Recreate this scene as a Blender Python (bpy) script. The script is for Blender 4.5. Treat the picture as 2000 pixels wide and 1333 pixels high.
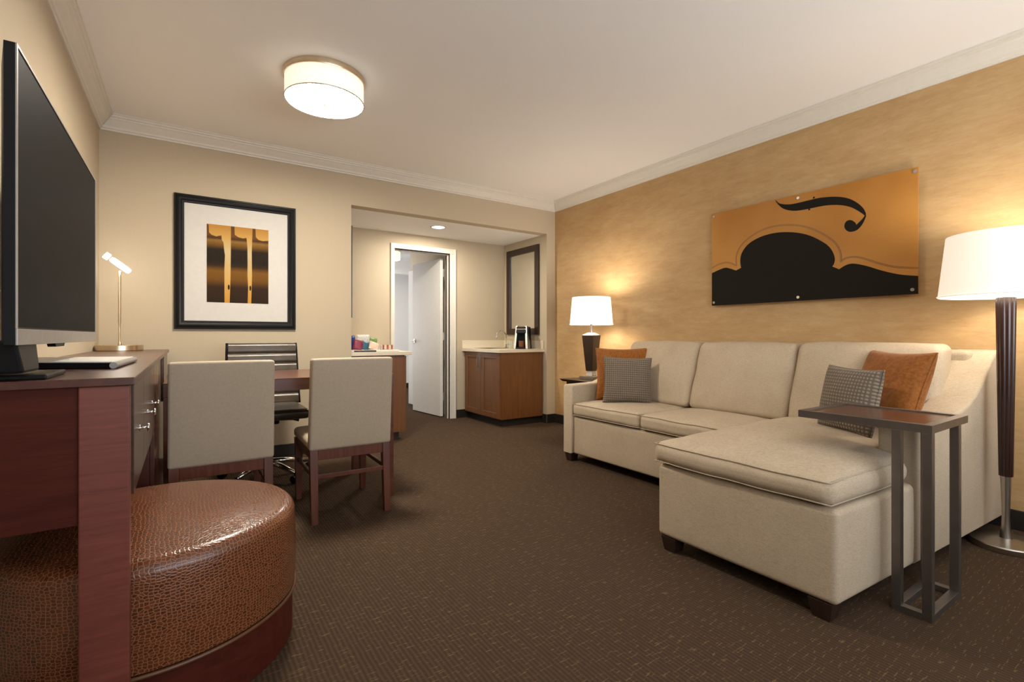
import bpy, bmesh, math, random
from mathutils import Vector, Matrix, noise
for o in list(bpy.data.objects): bpy.data.objects.remove(o)
S = bpy.context.scene
COL = S.collection
PI = math.pi
random.seed(7)

# ------------------------------------------------------------------ camera, world, light, exposure
cam = bpy.data.cameras.new('camera'); camo = bpy.data.objects.new('camera', cam); COL.objects.link(camo)
camo.location = (0, 0, 1.05); camo.rotation_euler = (PI/2, 0, math.radians(-33.9))
cam.sensor_fit = 'HORIZONTAL'; cam.sensor_width = 36; cam.lens = 17.1; cam.shift_y = -0.00475
cam.clip_start = 0.02
S.camera = camo
S.view_settings.view_transform = 'Standard'; S.view_settings.look = 'None'
S.view_settings.gamma = 1; S.view_settings.use_curve_mapping = False
S.view_settings.exposure = 0.48
w = bpy.data.worlds.new('world'); S.world = w; w.use_nodes = True
w.node_tree.nodes['Background'].inputs[0].default_value = (0.75, 0.85, 1.0, 1)
w.node_tree.nodes['Background'].inputs[1].default_value = 1.0

def area(name, loc, rot, sx, sy, power, color, shape='RECTANGLE', spread=PI):
    l = bpy.data.lights.new(name, 'AREA'); l.shape = shape; l.size = sx; l.size_y = sy
    l.energy = power; l.color = color; l.spread = spread
    o = bpy.data.objects.new(name, l); o.location = loc; o.rotation_euler = rot; COL.objects.link(o); return o
def point(name, loc, power, color, r=0.04):
    l = bpy.data.lights.new(name, 'POINT'); l.energy = power; l.color = color; l.shadow_soft_size = r
    o = bpy.data.objects.new(name, l); o.location = loc; COL.objects.link(o); return o
SOFT = (1.0, 0.91, 0.79); DAY = (0.93, 0.96, 1.0)
area('window_daylight', (1.55, -1.80, 1.35), (PI/2+math.radians(50), 0, 0), 3.3, 1.3, 72, DAY)      # daylight through the rear window
area('bedroom_daylight', (1.2, 8.1, 1.4), (0, -PI/2, 0), 1.5, 1.2, 26, (0.90, 0.92, 1.0))
point('floor_lamp_bulb', (3.40, 0.64, 1.44), 9, SOFT, 0.07)
point('table_lamp_bulb', (3.40, 3.626, 1.33), 12, SOFT, 0.07)
area('downlight_bulb', (2.378, 5.034, 2.275), (0, 0, 0), 0.13, 0.13, 19, SOFT, 'DISK')
point('desk_lamp_bulb', (-0.375, 4.35, 1.50), 1.0, (1, .93, .82), 0.03)

# ------------------------------------------------------------------ materials
MATS = {}
class NT:
    def __init__(s, name):
        s.m = bpy.data.materials.new(name); s.m.use_nodes = True; s.t = s.m.node_tree
        s.b = s.t.nodes['Principled BSDF']; MATS[name] = s.m
    def n(s, kind, **kw):
        x = s.t.nodes.new('ShaderNode' + kind)
        for k, v in kw.items():
            if k.startswith('i_'):
                key = k[2:]; key = int(key) if key.isdigit() else key.replace('_', ' ')
                x.inputs[key].default_value = v
            else: setattr(x, k, v)
        return x
    def l(s, a, b): s.t.links.new(a, b)
    def coord(s, scale=(1, 1, 1), rot=(0, 0, 0)):
        g = s.n('NewGeometry') if False else s.n('TexCoord'); mp = s.n('Mapping')
        mp.inputs['Scale'].default_value = scale; mp.inputs['Rotation'].default_value = rot
        s.l(g.outputs['Object'], mp.inputs['Vector']); return mp.outputs[0]
    def noise(s, vec, scale, detail=3, rough=.55, dist=0):
        x = s.n('TexNoise'); x.inputs['Scale'].default_value = scale; x.inputs['Detail'].default_value = detail
        x.inputs['Roughness'].default_value = rough; x.inputs['Distortion'].default_value = dist
        s.l(vec, x.inputs['Vector']); return x.outputs['Fac']
    def ramp(s, fac, stops, interp='LINEAR'):
        r = s.n('ValToRGB'); e = r.color_ramp.elements; r.color_ramp.interpolation = interp
        while len(e) < len(stops): e.new(.5)
        for k, (p, c) in zip(e, stops):
            k.position = p; k.color = (*c, 1) if len(c) == 3 else c
        s.l(fac, r.inputs[0]); return r.outputs[0]
    def math(s, op, a, b=None, c=None):
        x = s.n('Math', operation=op)
        for i, v in enumerate((a, b, c)):
            if v is None: continue
            if isinstance(v, (int, float)): x.inputs[i].default_value = v
            else: s.l(v, x.inputs[i])
        return x.outputs[0]
    def mix(s, fac, a, b, mode='MIX'):
        x = s.n('Mix', data_type='RGBA', blend_type=mode)
        for i, v in ((0, fac), (6, a), (7, b)):
            if isinstance(v, (int, float)): x.inputs[i].default_value = v
            elif isinstance(v, tuple): x.inputs[i].default_value = (*v, 1)
            else: s.l(v, x.inputs[i])
        return x.outputs[2]
    def bump(s, h, strength=.3, dist=.002):
        b = s.n('Bump'); b.inputs['Strength'].default_value = strength; b.inputs['Distance'].default_value = dist
        s.l(h, b.inputs['Height']); s.l(b.outputs[0], s.b.inputs['Normal'])
    def base(s, c, rough=.5, metal=0.0, **kw):
        if isinstance(c, tuple): s.b.inputs['Base Color'].default_value = (*c, 1)
        else: s.l(c, s.b.inputs['Base Color'])
        if isinstance(rough, (int, float)): s.b.inputs['Roughness'].default_value = rough
        else: s.l(rough, s.b.inputs['Roughness'])
        s.b.inputs['Metallic'].default_value = metal
        for k, v in kw.items(): s.b.inputs[k.replace('_', ' ')].default_value = v

def plain(name, c, rough=.5, metal=0.0, var=.06, sc=30, **kw):
    t = NT(name); n = t.noise(t.coord(), sc, 2)
    a = tuple(max(0, x*(1-var)) for x in c); b = tuple(min(1, x*(1+var)) for x in c)
    t.base(t.ramp(n, [(.3, a), (.7, b)]), rough, metal, **kw); return t.m
def wood(name, dark, light, axis='x', rough=.35, scale=1.0, coat=.2):
    t = NT(name); sc = {'x': (2, 26, 26), 'y': (26, 2, 26), 'z': (26, 26, 2)}[axis]
    v = t.coord(tuple(k*scale for k in sc)); n = t.noise(v, 1.6, 6, .62, .6); n2 = t.noise(t.coord((3, 3, 3)), 1.2, 2)
    f = t.math('ADD', t.math('MULTIPLY', n, .7), t.math('MULTIPLY', n2, .3))
    t.base(t.ramp(f, [(.32, dark), (.68, light)]), rough, Coat_Weight=coat, Coat_Roughness=.2)
    t.bump(n, .08, .001); return t.m
def emit(name, c, strength, base=(.9, .88, .82), rough=.8, weave=False):
    t = NT(name); t.base(base, rough)
    t.b.inputs['Emission Color'].default_value = (*c, 1); t.b.inputs['Emission Strength'].default_value = strength
    return t.m

# wall coverings
t = NT('wall_beige'); n = t.noise(t.coord((90, 90, 3)), 1.5, 3); n2 = t.noise(t.coord((1, 1, 1)), 2, 2)
t.base(t.mix(t.math('MULTIPLY', n, .5), (.52, .432, .305), (.45, .372, .258)), .75); t.bump(n, .10, .001)
t = NT('wall_gold'); n = t.noise(t.coord((6, 6, 30)), 1.0, 5, .65, .4); n2 = t.noise(t.coord((1.2, 1.2, 2.4)), 1.6, 6, .7); n3 = t.noise(t.coord((30, 30, 170)), 1, 2)
f = t.math('ADD', t.math('ADD', t.math('MULTIPLY', n, .35), t.math('MULTIPLY', n2, .5)), t.math('MULTIPLY', n3, .15))
t.base(t.ramp(f, [(.34, (.40, .235, .095)), (.5, (.48, .305, .135)), (.66, (.55, .375, .185))]), .62); t.bump(n3, .12, .001)
plain('ceiling_paint', (.90, .885, .86), .9, var=.02, sc=60)
t = NT('ceiling_white'); n = t.noise(t.coord(), 130, 2); t.base((.90, .885, .86), .9); t.bump(n, .25, .003)
plain('trim_white', (.70, .655, .57), .45, var=.02)
plain('door_white', (.70, .67, .61), .45, var=.02)
plain('base_black', (.018, .015, .012), .4)
t = NT('carpet')
v = t.coord((1, 1, 1)); row = t.n('TexWave', wave_type='BANDS', bands_direction='X'); row.inputs['Scale'].default_value = 20; row.inputs['Distortion'].default_value = 1.2
row.inputs['Detail'].default_value = 2; t.l(v, row.inputs[0])
rowy = t.n('TexWave', wave_type='BANDS', bands_direction='Y'); rowy.inputs['Scale'].default_value = 11; rowy.inputs['Distortion'].default_value = .6; t.l(v, rowy.inputs[0])
dash = t.noise(t.coord((28, 210, 1)), 1.0, 2, .5); patch = t.noise(t.coord((3, 3, 1)), 1, 3); fine = t.noise(t.coord((300, 300, 1)), 1, 2)
f = t.math('MULTIPLY', t.math('GREATER_THAN', dash, .61), t.math('GREATER_THAN', rowy.outputs['Fac'], .45))
f = t.math('MULTIPLY', f, t.math('ADD', .25, patch))
c0 = t.mix(t.math('MULTIPLY', row.outputs['Fac'], .75), (.098, .062, .039), (.030, .018, .011))
c0 = t.mix(fine, c0, (.054, .034, .021)); c1 = t.mix(t.math('MULTIPLY', f, .62), c0, (.22, .155, .062))
t.base(c1, .95, Specular_IOR_Level=.08)
t.bump(t.math('ADD', t.math('MULTIPLY', row.outputs['Fac'], .6), fine), .5, .004)
# fabrics
def fabric(name, a, b, sc=420, rough=.9, bs=.25, mott=6):
    t = NT(name); n = t.noise(t.coord((1, 1, 1)), sc, 2, .6); n2 = t.noise(t.coord(), mott, 3); n3 = t.noise(t.coord((60, 60, 500)), 1, 1)
    f = t.math('ADD', t.math('MULTIPLY', n, .6), t.math('ADD', t.math('MULTIPLY', n2, .15), t.math('MULTIPLY', n3, .25)))
    t.base(t.ramp(f, [(.36, a), (.64, b)]), rough, Sheen_Weight=.02, Specular_IOR_Level=.2); t.bump(f, bs, .0015); return t.m
fabric('sofa_linen', (.38, .295, .20), (.565, .465, .34))
fabric('piping_linen', (.36, .29, .20), (.52, .43, .31))
fabric('orange_velvet', (.20, .062, .008), (.33, .115, .018), 60, .7, .12, 5); MATS['orange_velvet'].node_tree.nodes['Principled BSDF'].inputs['Sheen Weight'].default_value = .15
t = NT('waffle_grey')
v = t.coord((1, 1, 1)); 
wx = t.n('TexWave', wave_type='BANDS', bands_direction='X'); wz = t.n('TexWave', wave_type='BANDS', bands_direction='Z')
for q, qs in ((wx, 21), (wz, 18)): q.inputs['Scale'].default_value = qs; q.inputs['Distortion'].default_value = .5; q.inputs['Detail Scale'].default_value = 2; t.l(v, q.inputs[0])
g = t.math('MULTIPLY', wx.outputs['Fac'], wz.outputs['Fac']); fn = t.noise(v, 300, 2)
t.base(t.mix(fn, t.ramp(g, [(.05, (.075, .052, .034)), (.5, (.33, .265, .185))]), (.16, .125, .09), 'MIX'), .9); t.bump(g, .8, .004)
t.b.inputs['Sheen Weight'].default_value = .1
fabric('chair_leatherette', (.43, .35, .255), (.47, .385, .28), 90, .5, .04)
plain('office_leather', (.070, .052, .035), .30, sc=12, var=.2)
plain('black_plastic', (.010, .010, .011), .35)
plain('matte_black', (.010, .009, .009), .4, Specular_IOR_Level=.3)
# crocodile leather
t = NT('croc_leather'); uvn = t.n('UVMap'); v = uvn.outputs[0]; 
d = t.noise(t.coord(), 9, 2); 
vv = t.n('VectorMath', operation='ADD'); nc = t.n('TexNoise'); nc.inputs['Scale'].default_value = 6; t.l(v, nc.inputs[0])
sc_ = t.n('VectorMath', operation='SCALE'); sc_.inputs['Scale'].default_value = .03; t.l(nc.outputs['Color'], sc_.inputs[0]); t.l(v, vv.inputs[0]); t.l(sc_.outputs[0], vv.inputs[1])
vo = t.n('TexVoronoi', feature='DISTANCE_TO_EDGE', voronoi_dimensions='2D'); vo.inputs['Scale'].default_value = 88; vo.inputs['Randomness'].default_value = .62; t.l(vv.outputs[0], vo.inputs['Vector'])
vc = t.n('TexVoronoi', feature='F1', voronoi_dimensions='2D'); vc.inputs['Scale'].default_value = 88; vc.inputs['Randomness'].default_value = .62; t.l(vv.outputs[0], vc.inputs['Vector'])
sepc = t.n('SeparateColor'); t.l(vc.outputs['Color'], sepc.inputs[0])
edge = t.ramp(vo.outputs['Distance'], [(.03, (1, 1, 1)), (.13, (0, 0, 0))])
big = t.noise(t.coord(), 7, 4, .6)
cell = t.mix(sepc.outputs[0], (.035, .010, .004), (.12, .034, .012)); cell = t.mix(t.math('MULTIPLY', big, .6), cell, (.19, .046, .014))
t.base(t.mix(t.math('MULTIPLY', edge, .8), cell, (.30, .140, .062)), .27, Coat_Weight=.3, Coat_Roughness=.18)
hb = t.ramp(vo.outputs['Distance'], [(0, (0, 0, 0)), (.2, (1, 1, 1))]); t.bump(hb, .35, .0012)
plain('mug_brown', (.16, .06, .025), .15)
plain('brown_piping', (.11, .045, .02), .35)
# woods
wood('cherry_dark', (.040, .009, .006), (.085, .022, .013), 'y', .3)
wood('cherry_post', (.110, .024, .015), (.185, .048, .030), 'x', .45, 2.4, 0)
wood('cherry_panel', (.045, .008, .005), (.085, .018, .010), 'x', .5, 1.0, 0)
wood('cherry_front', (.040, .018, .011), (.080, .040, .026), 'y', .26)
wood('chair_wood', (.075, .018, .008), (.15, .042, .018), 'z', .35)
wood('table_wood', (.075, .022, .012), (.14, .048, .024), 'x', .28)
wood('cabinet_wood', (.115, .042, .012), (.18, .072, .020), 'z', .4, .8)
wood('espresso', (.018, .009, .006), (.035, .018, .012), 'z', .35)
wood('lamp_wood', (.014, .004, .0035), (.034, .010, .008), 'z', .25)
wood('inset_wood', (.060, .022, .012), (.12, .045, .025), 'y', .25)
plain('stone_cream', (.70, .62, .47), .35, var=.05, sc=150)
plain('chrome', (.75, .75, .76), .12, 1.0, var=.02)
plain('nickel', (.52, .49, .44), .30, 1.0, var=.04)
plain('champagne', (.66, .54, .38), .28, 1.0, var=.04)
plain('gunmetal', (.20, .18, .165), .38, .85, var=.08, sc=14)
plain('silver_plastic', (.33, .31, .29), .35, .4)
t = NT('tv_screen'); t.base((.010, .0105, .011), .45); t.b.inputs['Specular IOR Level'].default_value = .02
plain('mirror_glass', (.86, .86, .83), .02, 1.0, var=.0)
plain('mat_board', (.60, .58, .54), .8, var=.02)
plain('paper_white', (.72, .70, .64), .5, var=.02)
t = NT('clear_glass'); t.base((.95, .97, .97), .03); t.b.inputs['Transmission Weight'].default_value = 1; t.b.inputs['IOR'].default_value = 1.3
t = NT('crystal'); t.base((.85, .82, .76), .05); t.b.inputs['Transmission Weight'].default_value = .5; t.b.inputs['IOR'].default_value = 1.45
def shade_mat(name, c, s):
    t = NT(name); t.base((.88, .84, .76), .9); n = t.noise(t.coord((200, 200, 40)), 1, 2); t.bump(n, .2, .001)
    t.b.inputs['Emission Color'].default_value = (*c, 1); t.b.inputs['Emission Strength'].default_value = s; return t.m
shade_mat('shade_floor', (1, .88, .72), .36)
shade_mat('shade_table', (1, .90, .78), .7)
shade_mat('shade_drum', (1, .90, .72), .55)
emit('diffuser_glow', (1, .91, .78), 92)
emit('diffuser_soft', (1, .90, .74), 22)
emit('bulb_glow', (1, .96, .88), 5.0)
# printed art
t = NT('violin_print'); v = t.coord((2.2, 2.2, 90)); n = t.noise(v, 1, 2); n2 = t.noise(t.coord(), 1.6, 2)
t.base(t.mix(t.math('MULTIPLY', n, .25), t.ramp(n2, [(.35, (.40, .165, .028)), (.65, (.52, .245, .055))]), (.32, .13, .02)), .5, Specular_IOR_Level=.25)
plain('print_black', (.012, .009, .006), .6, Specular_IOR_Level=.12); plain('print_line', (.055, .02, .006), .4)
t = NT('amber_print'); s_ = t.n('SeparateXYZ'); t.l(t.coord(), s_.inputs[0])
zz = t.math('DIVIDE', t.math('SUBTRACT', s_.outputs['Z'], 1.32), .64)
t.base(t.ramp(zz, [(.0, (.52, .25, .035)), (.3, (.55, .34, .10)), (.65, (.52, .41, .22)), (.85, (.50, .29, .07)), (1, (.40, .18, .03))]), .4)
t = NT('bar_print'); s_ = t.n('SeparateXYZ'); t.l(t.coord(), s_.inputs[0])
zz = t.math('DIVIDE', t.math('SUBTRACT', s_.outputs['Z'], 1.32), .64); ns = t.noise(t.coord((60, 60, 3)), 1, 2)
c = t.ramp(zz, [(0, (.02, .012, .006)), (.20, (.03, .015, .008)), (.30, (.16, .07, .01)), (.40, (.19, .085, .012)), (.47, (.03, .016, .006)), (.52, (.012, .009, .006)), (.68, (.014, .01, .006)), (.74, (.16, .075, .012)), (.79, (.26, .14, .03)), (.82, (.06, .025, .01)), (.86, (.14, .06, .015)), (1, (.10, .04, .01))])
t.base(t.mix(t.math('MULTIPLY', ns, .3), c, (.05, .022, .006)), .4)
for nm, cc in dict(pack_blue=(.02, .045, .22), pack_red=(.22, .02, .05), pack_teal=(.04, .12, .18), pack_green=(.16, .25, .08), pack_peach=(.68, .50, .38), pack_white=(.62, .60, .54), box_rust=(.34, .09, .03), pack_black=(.02, .015, .015)).items(): plain(nm, cc, .35, var=.25, sc=60)

for nm, sp, ro in (('cherry_panel', .12, .5), ('amber_print', .15, .6), ('bar_print', .12, .65), ('mat_board', .2, .8), ('matte_black', .14, .4), ('black_plastic', .15, .4), ('gunmetal', .5, .36)):
    bs_ = MATS[nm].node_tree.nodes['Principled BSDF']; bs_.inputs['Specular IOR Level'].default_value = sp; bs_.inputs['Roughness'].default_value = ro
# ------------------------------------------------------------------ mesh helpers
def wloc(o):
    v = Vector((0, 0, 0))
    while o is not None: v += o.location; o = o.parent
    return v
def box(bm, x0, y0, z0, x1, y1, z1, bev=0, seg=2):
    if x0 > x1: x0, x1 = x1, x0
    if y0 > y1: y0, y1 = y1, y0
    if z0 > z1: z0, z1 = z1, z0
    vs = [bm.verts.new(p) for p in ((x0,y0,z0),(x1,y0,z0),(x1,y1,z0),(x0,y1,z0),(x0,y0,z1),(x1,y0,z1),(x1,y1,z1),(x0,y1,z1))]
    fs = [bm.faces.new([vs[i] for i in f]) for f in ((0,3,2,1),(4,5,6,7),(0,1,5,4),(1,2,6,5),(2,3,7,6),(3,0,4,7))]
    if bev:
        es = list({e for f in fs for e in f.edges})
        bmesh.ops.bevel(bm, geom=es, offset=bev, segments=seg, affect='EDGES', profile=.5)
def hexa(bm, bot, top, bev=0, seg=2):      # eight-corner block: bot and top are 4 ccw corners each
    vs = [bm.verts.new(p) for p in list(bot) + list(top)]
    fs = [bm.faces.new([vs[i] for i in f]) for f in ((0,3,2,1),(4,5,6,7),(0,1,5,4),(1,2,6,5),(2,3,7,6),(3,0,4,7))]
    if bev: bmesh.ops.bevel(bm, geom=list({e for f in fs for e in f.edges}), offset=bev, segments=seg, affect='EDGES', profile=.5)
def taper(bm, x, y, z0, z1, w0, d0, w1, d1, dx=0, dy=0, bev=.002):   # tapered post; bottom centre (x,y), top centre shifted
    hexa(bm, [(x-w0/2, y-d0/2, z0), (x+w0/2, y-d0/2, z0), (x+w0/2, y+d0/2, z0), (x-w0/2, y+d0/2, z0)],
         [(x+dx-w1/2, y+dy-d1/2, z1), (x+dx+w1/2, y+dy-d1/2, z1), (x+dx+w1/2, y+dy+d1/2, z1), (x+dx-w1/2, y+dy+d1/2, z1)], bev)
def lathe(bm, c, prof, n=48, cap0=True, cap1=True, ripple=None):
    rings = []
    for k, (r, z) in enumerate(prof):
        ring = []
        for i in range(n):
            a = 2*PI*i/n; rr = r*(1 + (ripple(a) if ripple else 0))
            ring.append(bm.verts.new((c[0]+rr*math.cos(a), c[1]+rr*math.sin(a), c[2]+z)))
        rings.append(ring)
    for a, b in zip(rings, rings[1:]):
        for i in range(n): bm.faces.new((a[i], a[(i+1) % n], b[(i+1) % n], b[i]))
    if cap0: bm.faces.new(rings[0][::-1])
    if cap1: bm.faces.new(rings[-1])
def tube(bm, pts, r, n=10, closed=False):
    pts = [Vector(p) for p in pts]; rings = []; m = len(pts); up = None
    rs = r if isinstance(r, (list, tuple)) else [r]*m
    for i, p in enumerate(pts):
        if closed: d = pts[(i+1) % m]-pts[i-1]
        else: d = pts[min(i+1, m-1)]-pts[max(i-1, 0)]
        d.normalize()
        if up is None: up = Vector((0, 0, 1)) if abs(d.z) < .9 else Vector((1, 0, 0))
        u = (up - d*up.dot(d)).normalized(); v = d.cross(u); up = u
        rings.append([bm.verts.new(p + (u*math.cos(2*PI*k/n)+v*math.sin(2*PI*k/n))*rs[i]) for k in range(n)])
    prs = list(zip(rings, rings[1:])) + ([(rings[-1], rings[0])] if closed else [])
    for a, b in prs:
        for k in range(n): bm.faces.new((a[k], a[(k+1) % n], b[(k+1) % n], b[k]))
    if not closed: bm.faces.new(rings[0][::-1]); bm.faces.new(rings[-1])
def prism(bm, poly, axis, a, b, bev=0, seg=2, f=None):
    """poly = 2D points; axis 'y': (x,z), 'x': (y,z), 'z': (x,y); extruded from a to b; f may warp a vertex"""
    def P(p, q):
        r = {'y': (p[0], q, p[1]), 'x': (q, p[0], p[1]), 'z': (p[0], p[1], q)}[axis]
        return f(r) if f else r
    A = [bm.verts.new(P(p, a)) for p in poly]; B = [bm.verts.new(P(p, b)) for p in poly]; n = len(poly)
    fa = bm.faces.new(A); fb = bm.faces.new(B[::-1]); fs = [fa, fb]
    for i in range(n): fs.append(bm.faces.new((A[i], B[i], B[(i+1) % n], A[(i+1) % n])))
    bmesh.ops.recalc_face_normals(bm, faces=fs)
    if bev:
        es = [e for e in fa.edges] + [e for e in fb.edges]
        bmesh.ops.bevel(bm, geom=es, offset=bev, segments=seg, affect='EDGES', profile=.5)
def softbox(bm, x0, y0, z0, x1, y1, z1, r, inner=12, seg=4, bulge=(0, 0, 0), wr=0.0, warp=None, exp=4, seed=0, rimz=None):
    """upholstered block: rounded edges, faces swelling outward; bulge per axis (both signs) or dict"""
    c = Vector(((x0+x1)/2, (y0+y1)/2, (z0+z1)/2)); h = Vector(((x1-x0)/2, (y1-y0)/2, (z1-z0)/2))
    ax = []
    for k in range(3):
        hi = h[k]-r; s = [hi + r*math.tan(PI/4*j/seg) for j in range(seg, 0, -1)]
        mid = [hi - 2*hi*j/inner for j in range(inner+1)]
        ax.append(s + mid + [-q for q in s[::-1]])
    n = len(ax[0]); V = {}
    def vert(i, j, k):
        key = (i, j, k)
        if key in V: return V[key]
        p = Vector((ax[0][i], ax[1][j], ax[2][k])); q = Vector([max(-(h[a]-r), min(h[a]-r, p[a])) for a in range(3)])
        d = p-q
        if d.length > 1e-9: p = q + d.normalized()*r
        u = [p[a]/h[a] for a in range(3)]
        for a in range(3):
            b = bulge[a]
            bb = b if isinstance(b, (int, float)) else (b[1] if p[a] > 0 else b[0])
            if bb:
                o = [e for e in range(3) if e != a]
                p[a] += math.copysign(1, p[a])*bb*(1-abs(u[o[0]])**exp)*(1-abs(u[o[1]])**exp)*abs(u[a])
        p = p + c
        if wr: p += noise.noise_vector(p*7+Vector((seed, 0, 0)))*wr
        if warp: p = Vector(warp(p))
        V[key] = bm.verts.new(p); return V[key]
    m = n-1
    for i in range(m):
        for j in range(m):
            bm.faces.new((vert(i, j, 0), vert(i+1, j, 0), vert(i+1, j+1, 0), vert(i, j+1, 0)))
            bm.faces.new((vert(i, j, m), vert(i, j+1, m), vert(i+1, j+1, m), vert(i+1, j, m)))
            bm.faces.new((vert(0, i, j), vert(0, i+1, j), vert(0, i+1, j+1), vert(0, i, j+1)))
            bm.faces.new((vert(m, i, j), vert(m, i, j+1), vert(m, i+1, j+1), vert(m, i+1, j)))
            bm.faces.new((vert(i, 0, j), vert(i, 0, j+1), vert(i+1, 0, j+1), vert(i+1, 0, j)))
            bm.faces.new((vert(i, m, j), vert(i+1, m, j), vert(i+1, m, j+1), vert(i, m, j+1)))
def obj(name, bm, mat, parent=None, smooth=False, auto=False, rot=None):
    bmesh.ops.recalc_face_normals(bm, faces=bm.faces)
    if parent is not None: bmesh.ops.translate(bm, verts=bm.verts, vec=-wloc(parent))
    me = bpy.data.meshes.new(name); bm.to_mesh(me); bm.free()
    if smooth or auto:
        for p in me.polygons: p.use_smooth = True
        if auto: me.set_sharp_from_angle(angle=math.radians(35))
    me.materials.append(MATS[mat]); o = bpy.data.objects.new(name, me); COL.objects.link(o)
    if parent is not None: o.parent = parent
    return o
def B(): return bmesh.new()
def bx(name, mat, parent, *a, bev=.002, **k):
    bm = B(); box(bm, *a, bev=bev, **k); return obj(name, bm, mat, parent)
def thing(name, label, cat, loc=(0, 0, 0), group=None):
    o = bpy.data.objects.new(name, None); COL.objects.link(o); o.location = loc; o.empty_display_size = .05
    return tag(o, label, cat, group)
def tag(o, label, cat, group=None):
    o['label'] = label; o['category'] = cat
    if group: o['group'] = group
    return o
def struct(name, bm, mat, parent=None, **k):
    o = obj(name, bm, mat, parent, **k)
    if parent is None: o['kind'] = 'structure'
    return o
def sbox(name, mat, *a, bev=0):
    bm = B(); box(bm, *a, bev=bev); return struct(name, bm, mat)
def origin(o, loc):                        # put a lone mesh's origin at its base
    o.data.transform(Matrix.Translation(-Vector(loc))); o.location = loc
def dup(root, loc, rz, label, group=None):
    r = root.copy(); COL.objects.link(r); r.location = loc; r.rotation_euler.z = rz; r['label'] = label
    if group: r['group'] = group
    for ch in list(root.children):
        c = ch.copy(); COL.objects.link(c); c.parent = r
        for g in list(ch.children):
            d = g.copy(); COL.objects.link(d); d.parent = c
    return r

# ------------------------------------------------------------------ room shell
LX, RX, BY, FY, CZ = -.523, 3.747, 4.636, -1.7, 2.674
OX0, OX1, OZ = 1.296, 3.62, 2.285           # opening to the wet-bar alcove
AY = 5.573                                   # alcove back wall
DX0, DX1, DZ = 2.06, 2.79, 2.095             # doorway
sbox('floor', 'carpet', LX-.15, FY-.15, -.1, 5.6, 10.2, 0)
sbox('ceiling', 'ceiling_white', LX-.15, FY-.15, CZ, RX+.15, BY+.12, CZ+.1)
sbox('wall_left', 'wall_beige', LX-.15, FY, 0, LX, BY+.12, CZ)
sbox('wall_right', 'wall_gold', RX, FY, 0, RX+.15, BY, CZ)
bm = B(); box(bm, LX, BY, 0, OX0, BY+.12, CZ); box(bm, OX0, BY, OZ, OX1, BY+.12, CZ); box(bm, OX1, BY, 0, RX+.15, BY+.12, CZ)
struct('wall_back', bm, 'wall_beige')
bm = B(); WX0, WX1, WZ0, WZ1 = -.1, 3.5, .55, 2.45
box(bm, LX-.15, FY-.15, 0, WX0, FY, CZ); box(bm, WX1, FY-.15, 0, RX+.15, FY, CZ); box(bm, WX0, FY-.15, 0, WX1, FY, WZ0); box(bm, WX0, FY-.15, WZ1, WX1, FY, CZ)
struct('wall_rear', bm, 'wall_beige')
bm = B(); 
for a in ((WX0, WZ0, WX0+.05, WZ1), (WX1-.05, WZ0, WX1, WZ1), (WX0, WZ0, WX1, WZ0+.05), (WX0, WZ1-.05, WX1, WZ1), (1.68, WZ0, 1.72, WZ1)):
    box(bm, a[0], FY-.1, a[1], a[2], FY-.04, a[3])
win = struct('window_1', bm, 'trim_white')
# alcove
sbox('ceiling_alcove', 'ceiling_paint', OX0-.1, BY+.12, OZ+.0, OX1+.1, AY, OZ+.1)
sbox('wall_alcove_left', 'wall_beige', OX0-.1, BY+.12, 0, OX0, AY, OZ)
sbox('wall_alcove_right', 'wall_beige', OX1, BY+.12, 0, OX1+.1, AY, OZ)
bm = B(); box(bm, OX0-.1, AY, 0, DX0, AY+.12, 2.6); box(bm, DX1, AY, 0, OX1+.1, AY+.12, 2.6); box(bm, DX0, AY, DZ, DX1, AY+.12, 2.6)
struct('wall_alcove_back', bm, 'wall_beige')
# hall and bedroom beyond the doorway
sbox('wall_hall_left', 'ceiling_paint', 1.75, AY+.12, 0, 1.85, 7.14, 2.5)
bm = B(); box(bm, 2.90, AY+.12, 0, 3.0, 7.14, 2.5)
struct('wall_hall_right', bm, 'wall_beige')
sbox('ceiling_hall', 'ceiling_white', .6, AY+.12, 2.5, 5.5, 10, 2.6)
sbox('wall_bedroom_far', 'ceiling_paint', .6, 9.4, 0, 5.5, 9.5, 2.5)
sbox('wall_bedroom_left', 'ceiling_paint', .6, 7.14, 0, .7, 9.4, 2.5)
sbox('wall_bedroom_right', 'ceiling_paint', 5.0, 7.14, 0, 5.1, 9.4, 2.5)
bm = B(); box(bm, .7, 7.04, 0, 1.85, 7.14, 2.5); box(bm, 3.0, 7.04, 0, 5.0, 7.14, 2.5); struct('wall_bedroom_near', bm, 'ceiling_paint')
sbox('trim_header', 'ceiling_paint', .7, 8.75, 2.22, 5.0, 8.9, 2.5)
sbox('baseboard_hall', 'base_black', 2.885, 6.5, 0, 2.898, 7.15, .10)
sbox('baseboard_bedroom', 'base_black', .7, 9.385, 0, 5.0, 9.4, .10)
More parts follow.
